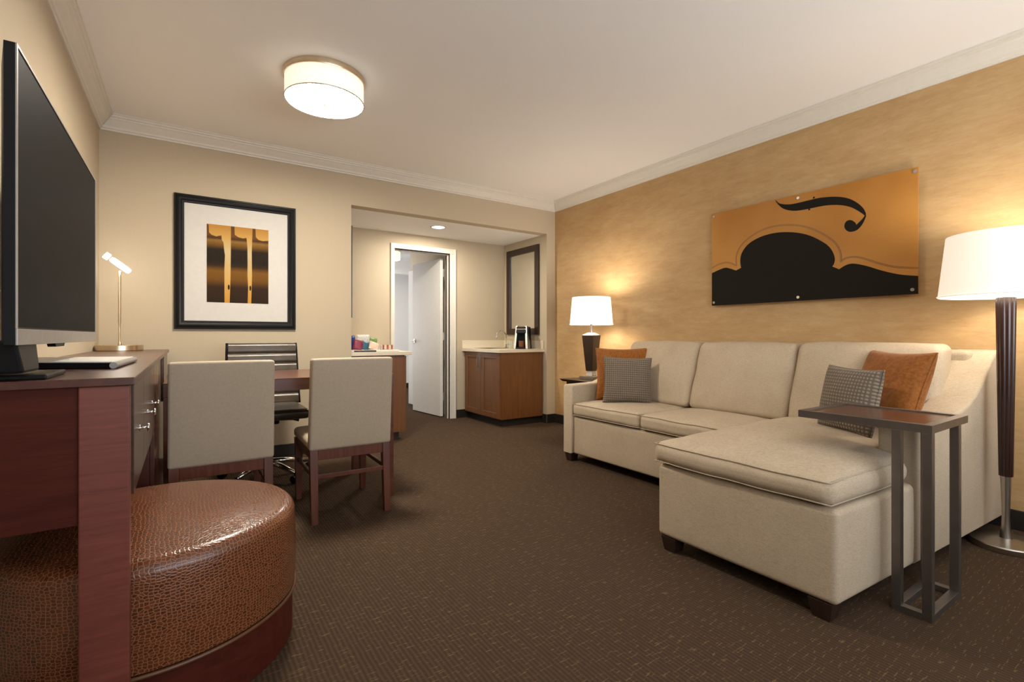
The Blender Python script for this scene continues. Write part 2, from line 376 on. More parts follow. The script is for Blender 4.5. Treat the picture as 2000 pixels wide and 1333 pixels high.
# crown moulding (mitred sweep around the room)
prof = [(0, -.110), (.010, -.110), (.012, -.098), (.020, -.094), (.024, -.080), (.036, -.060), (.052, -.044), (.064, -.034), (.066, -.026), (.076, -.022), (.078, -.008), (.088, -.006), (.088, 0)]
cs = [(LX, BY, 1, -1), (RX, BY, -1, -1), (RX, FY, -1, 1), (LX, FY, 1, 1)]
for k, nm in enumerate(('trim_1', 'trim_2', 'trim_3', 'trim_4')):
    a, b = cs[k], cs[(k+1) % 4]; bm = B()
    A = [bm.verts.new((a[0]+a[2]*d, a[1]+a[3]*d, CZ+z)) for d, z in prof]; Bv = [bm.verts.new((b[0]+b[2]*d, b[1]+b[3]*d, CZ+z)) for d, z in prof]
    for i in range(len(prof)-1): bm.faces.new((A[i], A[i+1], Bv[i+1], Bv[i]))
    bm.faces.new([A[0], Bv[0], Bv[-1], A[-1]]); bm.faces.new(A); bm.faces.new(Bv[::-1])
    struct(nm, bm, 'trim_white', auto=True)
# baseboards
H = .106
sbox('baseboard_right', 'base_black', RX-.013, FY, 0, RX, BY, H, bev=.003)
sbox('baseboard_left', 'base_black', LX, FY, 0, LX+.013, BY, H, bev=.003)
bm = B(); box(bm, LX, BY-.013, 0, OX0, BY, H, .003); box(bm, OX1-.0, BY-.013, 0, RX-.013, BY, H, .003); struct('baseboard_back', bm, 'base_black')
bm = B(); box(bm, DX1+.08, AY-.013, 0, OX1, AY, H, .003); box(bm, OX0, AY-.013, 0, DX0-.05, AY, H, .003); box(bm, OX1-.013, BY, 0, OX1, AY-.013, H, .003); struct('baseboard_alcove', bm, 'base_black')
# door casing + leaf
bm = B()
box(bm, DX0-.045, AY-.018, 0, DX0+.0, AY+.13, DZ+.0, .003); box(bm, DX1, AY-.018, 0, DX1+.08, AY+.001, DZ+.0, .004); box(bm, DX0-.045, AY-.018, DZ, DX1+.08, AY+.001, DZ+.06, .004)
box(bm, DX1, AY, 0, DX1+.02, AY+.13, DZ); box(bm, DX0, AY, DZ, DX1, AY+.13, DZ+.02); box(bm, DX1-.012, AY+.03, 0, DX1, AY+.06, DZ); box(bm, DX0, AY+.05, DZ-.012, DX1, AY+.08, DZ)
box(bm, DX1+.062, AY-.026, 0, DX1+.08, AY-.016, DZ+.06, .003)
struct('trim_5', bm, 'trim_white')
def door(name, hx, hy, ang, wdt, hgt, knob=True, hinges=True, thick=.04):
    d = bpy.data.objects.new(name, None); COL.objects.link(d); d['kind'] = 'structure'
    bm = B(); box(bm, 0, 0, .012, wdt, thick, hgt, .002); obj('leaf', bm, 'door_white', d)
    bm = B()
    for sy in (-1, 1):
        yb = 0 if sy < 0 else thick
        tube(bm, [(wdt-.065, yb, .985), (wdt-.065, yb+sy*.012, .985)], .026, 20); tube(bm, [(wdt-.065, yb, .985), (wdt-.065, yb+sy*.055, .985)], .010, 12)
        tube(bm, [(wdt-.065, yb+sy*.05, .985), (wdt-.10, yb+sy*.052, .985), (wdt-.165, yb+sy*.05, .983)], .009, 12)
    obj('handle', bm, 'nickel', d, auto=True)
    if hinges:
        for z in (.22, 1.0, 1.82):
            bm = B(); tube(bm, [(-.008, -.006, z), (-.008, -.006, z+.1)], .008, 10); box(bm, -.006, -.003, z, .03, .0, z+.1)
            obj('hinge', bm, 'nickel', d, auto=True)
    d.location = (hx, hy, 0); d.rotation_euler.z = ang; return d
door('door_1', 2.775, 5.735, math.radians(95.5), .745, 2.055)
door('door_2', 2.86, 7.12, math.radians(-88), .50, 2.045, hinges=False)

# ------------------------------------------------------------------ ceiling fixtures
def drum_light(loc, label, zc, glow='diffuser_glow'):
    d = thing('ceiling_light', label, 'ceiling light', (loc[0], loc[1], zc), 'ceiling lights')
    R = .232
    bm = B(); lathe(bm, (*loc, zc), [(R+.006, -.034), (R+.008, -.030), (R+.008, 0)], 64); obj('canopy', bm, 'champagne', d, auto=True)
    bm = B(); lathe(bm, (*loc, zc), [(R-.004, -.158), (R, -.158), (R, -.034), (R-.004, -.034)], 64, False, False); sh = obj('drum_shade', bm, 'shade_drum', d, smooth=True)
    bm = B(); tube(bm, [(loc[0]+(R+.001)*math.cos(a*PI/32), loc[1]+(R+.001)*math.sin(a*PI/32), zc-.156) for a in range(64)], .0035, 8, True); obj('trim_ring', bm, 'nickel', sh, smooth=True)
    bm = B(); lathe(bm, (*loc, zc), [(.001, -.1635), (R*.5, -.162), (R-.006, -.154), (R-.006, -.150)], 64); obj('diffuser', bm, glow, d, smooth=True)
    bm = B(); lathe(bm, (*loc, zc), [(.001, -.182), (.007, -.178), (.008, -.170), (.012, -.166), (.012, -.163)], 20); obj('finial', bm, 'nickel', d, smooth=True)
    return d
drum_light((.728, 3.185), 'round white drum light with nickel band on the living room ceiling', CZ)
drum_light((2.80, 7.95), 'drum light seen through the open doorway in the far room', 2.5, 'diffuser_soft')
d = thing('downlight', 'small round recessed light glowing in the alcove ceiling', 'ceiling light', (2.378, 5.034, OZ))
bm = B(); lathe(bm, (2.378, 5.034, OZ), [(.070, -.004), (.090, -.006), (.092, -.001), (.070, -.001)], 40, False, False); obj('bezel', bm, 'trim_white', d, smooth=True)
bm = B(); lathe(bm, (2.378, 5.034, OZ), [(.070, -.0035), (.070, -.001)], 40); obj('lens', bm, 'bulb_glow', d)

# ------------------------------------------------------------------ long desk along the left wall
DXF, DY0, DY1, DTZ = -.104, 1.527, 4.61, .948
desk = thing('desk', 'long dark cherry dresser desk along the left wall under the television', 'desk', (-.31, 3.07, 0))
bm = B(); box(bm, LX+.002, DY0, DTZ-.020, DXF, DY1, DTZ, .002); obj('desktop', bm, 'cherry_dark', desk)
bm = B(); box(bm, -.212, DY0+.012, 0, -.115, DY0+.05, DTZ-.020, .003); obj('leg', bm, 'cherry_post', desk)
bm = B(); box(bm, LX+.003, DY0+.022, .595, -.2125, DY0+.045, DTZ-.0205, .001); obj('end_panel', bm, 'cherry_panel', desk)
bm = B(); box(bm, LX+.003, DY0+.050, .62, -.13, 2.66, DTZ-.021, .001); obj('drawer_case', bm, 'cherry_panel', desk)
def drawer(y0, y1, z0, z1, knob=None):
    bm = B(); box(bm, -.1295, y0, z0, -.1145, y1, z1, .0015); dr = obj('drawer', bm, 'cherry_front', desk)
    yc = (y0+y1)/2; zc = (z0+z1)/2-.02
    if knob is None: return
    yc = knob; zc = .772
    bm = B(); tube(bm, [(-.115, yc, zc), (-.094, yc, zc)], .0042, 10); tube(bm, [(-.115, yc, zc), (-.112, yc, zc)], .010, 14)
    lathe_pts = [(-.096, yc, zc), (-.093, yc, zc), (-.089, yc, zc)]
    tube(bm, lathe_pts, [.010, .0145, .010], 16); obj('knob', bm, 'chrome', dr, smooth=True)
for y0, y1, kb in ((1.66, 2.03, 1.85), (2.035, 2.375, 2.22), (2.38, 2.655, 2.51)): drawer(y0, y1, .624, DTZ-.024, kb)
bm = B(); box(bm, LX+.003, 2.66, .04, -.13, 4.60, DTZ-.021, .001); obj('pedestal', bm, 'cherry_dark', desk)
for y0, y1 in ((2.665, 3.10), (3.90, 4.24), (4.245, 4.595)):
    drawer(y0, y1, .624, DTZ-.024)
for y0, y1 in ((2.665, 3.10),):
    bm = B(); box(bm, -.1295, y0, .045, -.1145, y1, .618, .0015); obj('cabinet_door', bm, 'cherry_dark', desk)

# television
tv = thing('television', 'large flat television with dark screen standing on the desk', 'television', (-.33, 2.0, DTZ))
TX = -.303; TY0, TY1, TZ0, TZ1 = 1.462, 2.572, 1.030, 1.682
bm = B(); prism(bm, [(TX, TY0), (TX, TY1), (TX-.018, TY1), (TX-.052, TY1-.14), (TX-.052, TY0+.14), (TX-.018, TY0)], 'z', TZ0, TZ1, .0015); obj('housing', bm, 'black_plastic', tv)
bm = B(); box(bm, TX+.0005, TY0+.014, TZ0+.040, TX+.0015, TY1-.010, TZ1-.012); obj('screen', bm, 'tv_screen', tv)
bm = B(); box(bm, TX, TY0, TZ0, TX+.004, TY1, TZ0+.036, .001); box(bm, TX, TY0, TZ0+.036, TX+.003, TY0+.008, TZ1, .0005); box(bm, TX, TY1-.004, TZ0+.036, TX+.003, TY1, TZ1, .0005); box(bm, TX, TY0+.008, TZ1-.006, TX+.003, TY1-.004, TZ1, .0005)
obj('bezel', bm, 'silver_plastic', tv)
bm = B(); prism(bm, [(1.86, TZ0+.002), (1.875, TZ0-.010), (1.985, TZ0-.010), (2.0, TZ0+.002)], 'x', TX-.02, TX-.002); obj('sensor_pod', bm, 'black_plastic', tv)
bm = B(); hexa(bm, [(-.40, 1.52, .966), (-.30, 1.52, .966), (-.30, 1.66, .966), (-.40, 1.66, .966)], [(-.37, 1.50, TZ0+.01), (-.31, 1.50, TZ0+.01), (-.31, 1.68, TZ0+.01), (-.37, 1.68, TZ0+.01)], .006)
obj('neck', bm, 'black_plastic', tv)
bm = B(); box(bm, LX+.03, 1.56, DTZ, -.27, 1.78, DTZ+.012, .004); obj('base', bm, 'matte_black', tv)
# folder
fd = thing('folder', 'flat white and black guest folder lying on the desk before the screen', 'folder', (-.32, 2.2, DTZ))
bm = B(); hexa(bm, [(-.49, 2.12, DTZ+.001), (-.185, 1.955, DTZ+.001), (-.165, 2.42, DTZ+.001), (-.47, 2.50, DTZ+.001)], [(-.49, 2.12, DTZ+.020), (-.185, 1.955, DTZ+.018), (-.165, 2.42, DTZ+.018), (-.47, 2.50, DTZ+.020)], .002); obj('cover', bm, 'matte_black', fd)
bm = B(); hexa(bm, [(-.488, 2.128, DTZ+.0205), (-.190, 1.966, DTZ+.0185), (-.170, 2.418, DTZ+.0185), (-.468, 2.495, DTZ+.0205)], [(-.488, 2.128, DTZ+.0235), (-.190, 1.966, DTZ+.0215), (-.170, 2.418, DTZ+.0215), (-.468, 2.495, DTZ+.0235)]); obj('page', bm, 'paper_white', fd)
bm = B(); tube(bm, [(-.186, 1.955, DTZ+.0105), (-.166, 2.42, DTZ+.0105)], .0102, 12); obj('spine', bm, 'silver_plastic', fd, auto=True)
# desk lamp
dl = thing('desk_lamp', 'slim brass desk lamp with glowing tube head at the far end of the desk', 'lamp', (-.383, 4.38, DTZ))
bm = B(); lathe(bm, (-.383, 4.38, DTZ), [(.132, 0), (.135, .003), (.135, .036), (.132, .040)], 56); obj('base', bm, 'champagne', dl, auto=True)
bm = B(); lathe(bm, (-.383, 4.38, DTZ), [(.013, .040), (.010, .055), (.007, .06), (.006, .18), (.009, .20), (.009, .545), (.011, .56)], 20); obj('pole', bm, 'champagne', dl, auto=True)
bm = B(); a0 = Vector((-.425, 4.33, 1.585)); a1 = Vector((-.325, 4.37, 1.505)); tube(bm, [a0, a0.lerp(a1, .1), a0.lerp(a1, .9), a1], [.014, .019, .019, .013], 16); obj('lamp_head', bm, 'bulb_glow', dl, smooth=True)
bm = B(); c = Vector((-.445, 4.325, 1.600)); tube(bm, [c-Vector((.012, .004, -.008)), c+Vector((.010, .004, -.008))], .023, 20); obj('joint', bm, 'bulb_glow', dl, smooth=True)

# framed picture
PX, PZ = -.072, 1.108
pic = thing('framed_picture', 'black framed print of dark vertical bars on amber with wide white mat', 'picture', (PX+.44, BY, PZ))
def frame_sweep(bm, u0, v0, u1, v1, prof, P):
    cs = [(u0, v0, 1, 1), (u1, v0, -1, 1), (u1, v1, -1, -1), (u0, v1, 1, -1)]; L = [[bm.verts.new(P(c[0]+c[2]*d, c[1]+c[3]*d, h)) for d, h in prof] for c in cs]
    for k in range(4):
        A, Bv = L[k], L[(k+1) % 4]
        for i in range(len(prof)): bm.faces.new((A[i], A[(i+1) % len(prof)], Bv[(i+1) % len(prof)], Bv[i]))
PP = lambda a, b, h: (PX+a, BY-.002-h, PZ+b)
bm = B(); frame_sweep(bm, 0, 0, .88, 1.065, [(0, 0), (0, .018), (.004, .022), (.012, .022), (.018, .030), (.032, .034), (.046, .028), (.052, .020), (.062, .017), (.066, .010), (.066, 0)], PP); obj('frame', bm, 'matte_black', pic, auto=True)
MATS['matte_black'].node_tree.nodes['Principled BSDF'].inputs['Roughness'].default_value = .38
bm = B(); box(bm, *PP(.060, .060, 0), *PP(.82, 1.005, .008)); obj('mat', bm, 'mat_board', pic)
def poly(name, pts, P, mat, parent, h0, h1):
    bm = B(); A = [bm.verts.new(P(a, b, h0)) for a, b in pts]; C = [bm.verts.new(P(a, b, h1)) for a, b in pts]
    from mathutils.geometry import tessellate_polygon
    for tri in tessellate_polygon([[Vector((a, b, 0)) for a, b in pts]]):
        bm.faces.new([A[q] for q in tri]); bm.faces.new([C[q] for q in tri][::-1])
    for i in range(len(pts)): j = (i+1) % len(pts); bm.faces.new((A[i], C[i], C[j], A[j]))
    return obj(name, bm, mat, parent)
pr = poly('print', [(.216, .217), (.665, .217), (.665, .85), (.216, .85)], PP, 'amber_print', pic, .008, .0085)
for p_ in ([(.216,.849),(.229,.844),(.232,.781),(.249,.764),(.281,.754),(.318,.767),(.32,.73),(.332,.712),(.337,.652),(.343,.605),(.341,.548),(.339,.482),(.34,.2175),(.216,.2175)],
           [(.386,.8495),(.411,.8495),(.413,.783),(.438,.765),(.472,.759),(.499,.766),(.502,.73),(.506,.678),(.507,.543),(.506,.446),(.511,.35),(.507,.2175),(.377,.2175),(.383,.438),(.385,.628)],
           [(.544,.8495),(.566,.8495),(.568,.781),(.588,.759),(.619,.752),(.664,.759),(.664,.2175),(.534,.2175),(.54,.448),(.538,.642)]):
    poly('printed_bar', p_, PP, 'bar_print', pr, .0086, .0092)
for q in (.370, .527): poly('printed_mark', [(q+.007*math.cos(a), .345+.022*math.sin(a)) for a in [k*PI/6 for k in range(12)]], PP, 'print_black', pr, .0093, .0096)
for m in ('amber_print', 'bar_print'):      # object space of these parts starts at the picture's root
    for nd in MATS[m].node_tree.nodes:
        if nd.type == 'MATH' and nd.operation == 'SUBTRACT': nd.inputs[1].default_value = 1.325-PZ

# ------------------------------------------------------------------ dining table and chairs
TT = .803
tb = thing('dining_table', 'dark wood dining table standing between the two cream chairs and the office chair', 'table', (.55, 3.5, 0))
TA, TB_, TC, TD = -.095, 1.145, 3.10, 3.88
bm = B(); box(bm, TA, TC, TT-.004, TB_, TD, TT, .001); obj('tabletop', bm, 'table_wood', tb)
bm = B(); box(bm, TA, TC+.001, TT-.072, TB_-.001, TC+.03, TT-.0045, .001); box(bm, TA, TD-.03, TT-.072, TB_-.001, TD-.001, TT-.0045); box(bm, TB_-.03, TC+.03, TT-.072, TB_-.001, TD-.03, TT-.0045); box(bm, TA, TC+.03, TT-.072, TA+.03, TD-.03, TT-.0045)
obj('apron', bm, 'table_wood', tb)
for x0, y0 in ((TB_-.062, TC+.002), (TB_-.062, TD-.062), (TA, TC+.002), (TA, TD-.062)):
    bm = B(); box(bm, x0, y0, 0, x0+.06, y0+.06, TT-.073, .002); obj('leg', bm, 'table_wood', tb)

def make_chair():
    t = thing('dining_chair', 'cream upholstered dining chair with cherry wood legs nearer the desk', 'chair', (0, 0, 0), 'cream dining chairs')
    W = .46
    # rear legs rake backwards (towards -y); the upholstered back sits on the rail between them
    for s in (-1, 1):
        bm = B(); taper(bm, s*(W/2-.024), -.265, 0, .41, .036, .034, .044, .050, 0, .035); obj('leg', bm, 'chair_wood', t)
    for s in (-1, 1):
        bm = B(); taper(bm, s*(W/2-.025), .245, 0, .40, .034, .034, .046, .046); obj('leg', bm, 'chair_wood', t)
    bm = B(); box(bm, -W/2+.046, -.252, .350, W/2-.046, -.222, .408, .002); obj('rear_rail', bm, 'chair_wood', t)
    bm = B(); box(bm, -W/2+.046, .232, .350, W/2-.046, .262, .405, .002); obj('front_rail', bm, 'chair_wood', t)
    for s in (-1, 1):
        bm = B(); box(bm, s*(W/2-.036), -.206, .350, s*(W/2-.012), .224, .405, .002); obj('side_rail', bm, 'chair_wood', t)
        bm = B(); box(bm, s*(W/2-.030), -.236, .248, s*(W/2-.016), .232, .272, .002); obj('stretcher', bm, 'chair_wood', t)
    bm = B(); box(bm, -W/2+.040, -.257, .245, W/2-.040, -.243, .270, .002); obj('stretcher', bm, 'chair_wood', t)
    bm = B(); softbox(bm, -W/2, -.20, .402, W/2, .275, .462, .022, 8, 3, bulge=(0, 0, (0, .018))); obj('seat', bm, 'chair_leatherette', t, smooth=True)
    def wp(p):   # lean the back and curve it slightly
        k = (p.z-.40)/.52; return (p.x*(1-.015*k), p.y-.055*k + .012*(p.x/.23)**2*0 , p.z)
    bm = B(); softbox(bm, -W/2-.002, -.262, .408, W/2+.002, -.198, .925, .014, 8, 3, bulge=(0, (.004, .012), .002), warp=wp); obj('backrest', bm, 'chair_leatherette', t, smooth=True)
    return t
ch = make_chair(); 
CH1 = (.160, 3.105, 0); CH2 = (.808, 3.125, 0)
ch.location = CH1
dup(ch, CH2, math.radians(-1), 'cream upholstered dining chair with cherry legs farther from the desk, facing the table')
ch['label'] = 'cream upholstered dining chair right beside the desk, behind the round leather ottoman'

# office chair
oc = thing('office_chair', 'dark brown leather office chair with ribbed back behind the dining table', 'office chair', (.505, 4.02, 0))
ox, oy = .505, 4.02
bm = B()
N = 24; zs = []
def backpt(u, v):       # u -1..1 across, v 0..1 up
    x = ox + u*(.235+.012*(1-v)) ; y = oy+.215 + .06*v + -.025*(u*u) + .03*(1-v)**2*-1
    return x, y, .52+v*.475
ribs = [.0, .17, .34, .51, .67, .83, 1.0]
def rib(v):
    for a, b in zip(ribs, ribs[1:]):
        if a <= v <= b: q = (v-a)/(b-a); return .016*(1-abs(2*q-1)**4)
    return 0
rows = [k/72 for k in range(73)]; F = []; Bk = []
for v in rows:
    F.append([bm.verts.new((p[0], p[1]-.012-rib(v), p[2])) for p in (backpt(-1+2*i/16, v) for i in range(17))]); Bk.append([bm.verts.new((p[0], p[1]+.014, p[2])) for p in (backpt(-1+2*i/16, v) for i in range(17))])
for a in range(72):
    for i in range(16):
        bm.faces.new((F[a][i], F[a][i+1], F[a+1][i+1], F[a+1][i])); bm.faces.new((Bk[a][i], Bk[a+1][i], Bk[a+1][i+1], Bk[a][i+1]))
    bm.faces.new((F[a][0], F[a+1][0], Bk[a+1][0], Bk[a][0])); bm.faces.new((F[a][16], Bk[a][16], Bk[a+1][16], F[a+1][16]))
for i in range(16):
    bm.faces.new((F[0][i], Bk[0][i], Bk[0][i+1], F[0][i+1])); bm.faces.new((F[72][i], F[72][i+1], Bk[72][i+1], Bk[72][i]))
obj('backrest', bm, 'office_leather', oc, auto=True)
for s in (-1, 1):
    bm = B(); tube(bm, [backpt(s*1.02, v/8) for v in range(9)], .012, 10); obj('side_frame', bm, 'chrome' if False else 'matte_black', oc, smooth=True)
bm = B(); softbox(bm, ox-.25, oy-.29, .455, ox+.25, oy+.19, .525, .03, 10, 4, bulge=(0, 0, (0, .015))); obj('seat', bm, 'office_leather', oc, smooth=True)
bm = B(); box(bm, ox-.07, oy-.11, .405, ox+.07, oy+.09, .455, .01); obj('tilt_mechanism', bm, 'matte_black', oc)
bm = B(); tube(bm, [(ox+.05, oy-.05, .43), (ox+.17, oy-.06, .425), (ox+.21, oy-.06, .415)], [.008, .008, .012], 10); obj('lever', bm, 'matte_black', oc, smooth=True)
bm = B(); lathe(bm, (ox, oy, 0), [(.030, .11), (.030, .25), (.022, .26), (.022, .40), (.045, .41)], 20); obj('gas_lift', bm, 'matte_black', oc, auto=True)
bm = B(); lathe(bm, (ox, oy, 0), [(.03, .08), (.045, .09), (.045, .125), (.03, .135)], 24); obj('hub', bm, 'chrome', oc, auto=True)
for k in range(5):
    a = math.radians(-62+72*k); e = Vector((ox+.31*math.cos(a), oy+.31*math.sin(a), .075)); s0 = Vector((ox+.03*math.cos(a), oy+.03*math.sin(a), .115))
    bm = B(); tube(bm, [s0, s0.lerp(e, .4)+Vector((0, 0, .008)), e], [.024, .020, .014], 12); lg = obj('base_leg', bm, 'chrome', oc, smooth=True)
    bm = B()
    for q in (-.014, .014):
        px_, py_ = e.x-math.sin(a)*q, e.y+math.cos(a)*q; tube(bm, [(px_-.007*math.sin(a), py_+.007*math.cos(a), .028), (px_+.007*math.sin(a), py_-.007*math.cos(a), .028)], .027, 18)
    tube(bm, [(e.x, e.y, .03), (e.x, e.y, .075)], .007, 8); obj('caster', bm, 'matte_black', lg, auto=True)

# ------------------------------------------------------------------ ottoman
OC = (-.075, 1.995)
ot = thing('ottoman', 'round brown crocodile leather ottoman on a cherry plinth by the desk', 'ottoman', (*OC, 0))
R = .415
pf = [(R-.010, .165)] + [(R+.004*math.sin(PI*k/6), .175+.225*k/6) for k in range(7)] + [(R-.045+.045*math.cos(a*PI/16), .418+.045*math.sin(a*PI/16)) for a in range(1, 9)] + [(R*.75, .472), (R*.5, .481), (R*.25, .486), (.002, .488)]
bm = B(); lathe(bm, (*OC, 0), pf, 96); uvl = bm.loops.layers.uv.new('UVMap'); bm.normal_update()
for f in bm.faces:
    top = abs(f.normal.z) > .75; th0 = math.atan2(f.calc_center_median().y-OC[1], f.calc_center_median().x-OC[0])
    for lp in f.loops:
        x, y, z = lp.vert.co; dx, dy = x-OC[0], y-OC[1]; th = math.atan2(dy, dx)
        if th-th0 > PI: th -= 2*PI
        if th0-th > PI: th += 2*PI
        lp[uvl].uv = (dx, dy*1.15) if top else (th*R, z*1.35+2)
obj('cushion', bm, 'croc_leather', ot, auto=True)
bm = B(); tube(bm, [(OC[0]+(R)*math.cos(a*PI/48), OC[1]+(R)*math.sin(a*PI/48), .165) for a in range(96)], .006, 8, True); obj('piping', bm, 'brown_piping', ot, smooth=True)
bm = B(); lathe(bm, (*OC, 0), [(R-.012, 0), (R-.008, .004), (R-.008, .160)], 96); obj('plinth', bm, 'cherry_panel', ot, auto=True)

# ------------------------------------------------------------------ wet bar alcove
def cabinet(x0, x1, face, label):
    y0, y1 = 4.70, AY-.014
    c = thing('bar_cabinet', label, 'cabinet', ((x0+x1)/2, (y0+y1)/2, 0), 'bar cabinets in the alcove')
    fx = x0 if face < 0 else x1; bxk = x1 if face < 0 else x0
    bm = B(); box(bm, min(fx-face*.02, bxk), y0, .085, max(fx-face*.02, bxk), y1, .858, .001); obj('body', bm, 'cabinet_wood', c)
    bm = B(); box(bm, min(fx-face*.07, bxk), y0+.03, 0, max(fx-face*.07, bxk), y1, .0845); obj('toe_kick', bm, 'base_black', c)
    ym = (y0+y1)/2
    for a, b, s in ((y0+.004, ym-.002, 1), (ym+.002, y1-.03, -1)):
        bm = B(); X0, X1 = sorted((fx-face*.0195, fx)); 
        P = lambda u, v, h, a=a: (fx-face*.0195+face*h, a+u, .095+v)
        frame_sweep(bm, 0, 0, b-a, .755, [(0, 0), (0, .018), (.058, .018), (.062, .010), (.062, 0)], P); box(bm, *P(.06, .06, 0), *P(b-a-.06, .695, .008)); dr = obj('door', bm, 'cabinet_wood', c)
        yy = b-.03 if s > 0 else a+.03
        bm = B(); hx = fx+face*.028; tube(bm, [(hx, yy, .66), (hx, yy, .81)], .006, 10)
        for z in (.68, .79): tube(bm, [(fx-face*.002, yy, z), (hx, yy, z)], .004, 8)
        obj('handle', bm, 'chrome', dr, auto=True)
    return c
cabinet(2.985, 3.606, -1, 'cherry bar cabinet under the sink on the right of the alcove')
cabinet(1.298, 1.867, 1, 'cherry bar cabinet under the snack tray on the left of the alcove')
ct = thing('countertop', 'cream stone counter with backsplash, sink and coffee maker on it', 'countertop', (3.3, 5.13, .858), 'cream stone countertops')
bm = B(); sx0, sx1, sy0, sy1 = 3.08, 3.40, 5.08, 5.42
for a in ((2.965, 4.678, sx0, AY), (sx1, 4.678, OX1-.001, AY), (sx0, 4.678, sx1, sy0), (sx0, sy1, sx1, AY)): box(bm, a[0], a[1], .859, a[2], a[3]-.001, .895)
obj('slab', bm, 'stone_cream', ct)
bm = B(); box(bm, 2.965, AY-.02, .8952, OX1-.02, AY-.001, .995, .002); obj('backsplash', bm, 'stone_cream', ct)
bm = B(); box(bm, OX1-.02, 4.69, .8952, OX1-.001, AY-.001, .995, .002); obj('backsplash', bm, 'stone_cream', ct)
bm = B(); frame_sweep(bm, sx0-.012, sy0-.012, sx1+.012, sy1+.012, [(0, 0), (.002, .004), (.012, .004), (.016, -.10), (.014, -.10), (.010, 0)], lambda a, b, h: (a, b, .895+h)); box(bm, sx0+.002, sy0+.002, .79, sx1-.002, sy1-.002, .797); obj('sink', bm, 'nickel', ct, auto=True)
ct2 = bx('countertop', 'stone_cream', None, OX0+.001, 4.678, .859, 1.915, AY-.001, .895, bev=.003)
tag(ct2, 'cream stone counter carrying the snack tray', 'countertop', 'cream stone countertops'); origin(ct2, (1.6, 5.1, .859))
# faucet
fx_, fy_ = 3.47, 5.30
fc = thing('faucet', 'chrome gooseneck faucet arching over the small bar sink', 'faucet', (fx_, fy_, .895))
bm = B(); pts = [(fx_, fy_, .90), (fx_, fy_, 1.04)] + [(fx_-.075+.075*math.cos(a), fy_, 1.04+.075*math.sin(a)) for a in [k*PI/10 for k in range(1, 11)]] + [(fx_-.15, fy_, 1.02)]
tube(bm, pts, .008, 12); obj('spout', bm, 'chrome', fc, smooth=True)
bm = B(); lathe(bm, (fx_, fy_, .895), [(.026, .0005), (.026, .008), (.016, .014), (.016, .05)], 24); obj('base', bm, 'chrome', fc, auto=True)
bm = B(); tube(bm, [(fx_, fy_, .93), (fx_, fy_-.06, .955)], .006, 10); obj('lever', bm, 'chrome', fc, smooth=True)
# coffee maker
cm = thing('coffee_maker', 'black and silver pod coffee maker on the right counter', 'coffee maker', (3.42, 4.86, .895))
def R2(pts, z): return pts
cxm, cym, am = 3.43, 4.87, math.radians(-48)
def L(u, v, z): return (cxm+u*math.cos(am)-v*math.sin(am), cym+u*math.sin(am)+v*math.cos(am), z)
def lbox(bm, u0, v0, z0, u1, v1, z1, top=(0, 0, 0, 0), bev=.003):
    hexa(bm, [L(u0, v0, z0), L(u1, v0, z0), L(u1, v1, z0), L(u0, v1, z0)], [L(u0+top[0], v0+top[1], z1), L(u1-top[2], v0+top[1], z1), L(u1-top[2], v1-top[3], z1), L(u0+top[0], v1-top[3], z1)], bev)
# local v<0 is the front (towards the camera)
bm = B(); lbox(bm, -.085, -.02, .896, .085, .14, 1.165, (.01, .0, .01, .02), .008); obj('body', bm, 'black_plastic', cm)
bm = B(); lbox(bm, -.088, -.12, .896, -.060, .05, 1.175, (.018, .045, -.016, .01), .004); obj('side_panel', bm, 'nickel', cm)
bm = B(); lbox(bm, .060, -.12, .896, .088, .05, 1.175, (-.016, .045, .018, .01), .004); obj('side_panel', bm, 'nickel', cm)
bm = B(); lbox(bm, -.062, -.10, 1.085, .062, -.02, 1.165, (.004, .02, .004, 0), .006); obj('brew_head', bm, 'black_plastic', cm)
bm = B(); lbox(bm, -.055, -.098, 1.128, .055, -.088, 1.140, (0, 0, 0, 0), .002); obj('lid_handle', bm, 'chrome', cm)
bm = B(); lbox(bm, -.060, -.125, .896, .060, -.02, .915, (0, 0, 0, 0), .004); obj('drip_tray', bm, 'black_plastic', cm)
m_ = L(0, -.065, .916); mg = thing('mug', 'brown glass mug standing under the coffee maker spout', 'mug', m_)
bm = B(); lathe(bm, m_, [(.030, 0), (.034, .004), (.036, .078), (.033, .078), (.031, .006), (.001, .006)], 24, True, True); obj('cup', bm, 'mug_brown', mg, auto=True)
# water tank and glasses beside it
for k, (x, y, lb) in enumerate(((3.30, 4.955, 'clear drinking glass nearer the faucet on the right counter'), (3.375, 5.03, 'clear drinking glass nearer the coffee maker on the right counter'))):
    bm = B(); lathe(bm, (x, y, .8955), [(.028, 0), (.034, .11), (.031, .11), (.026, .006), (.001, .006)], 24); g = obj('drinking_glass', bm, 'clear_glass', None, auto=True); origin(g, (x, y, .8955)); tag(g, lb, 'glass', 'drinking glasses')
# mirrors
def mirror(x, face, y0, y1, z0, z1, label, th=.024):
    m = thing('mirror', label, 'mirror', (x, (y0+y1)/2, z0), 'alcove mirrors')
    P = lambda a, b, h: (x+face*h, y0+a, z0+b)
    bm = B(); frame_sweep(bm, 0, 0, y1-y0, z1-z0, [(0, .001), (0, th), (.078, th), (.080, th*.5), (.080, .001)], P); obj('frame', bm, 'espresso', m)
    bm = B(); box(bm, *P(.076, .076, .002), *P(y1-y0-.076, z1-z0-.076, .008)); obj('glass', bm, 'mirror_glass', m)
mirror(OX1, -1, 4.777, 5.486, 1.070, 2.185, 'dark framed mirror above the coffee maker on the right alcove wall')
mirror(OX0, 1, 4.80, 5.486, 1.23, 2.128, 'dark framed mirror seen edge-on on the left alcove wall', .055)
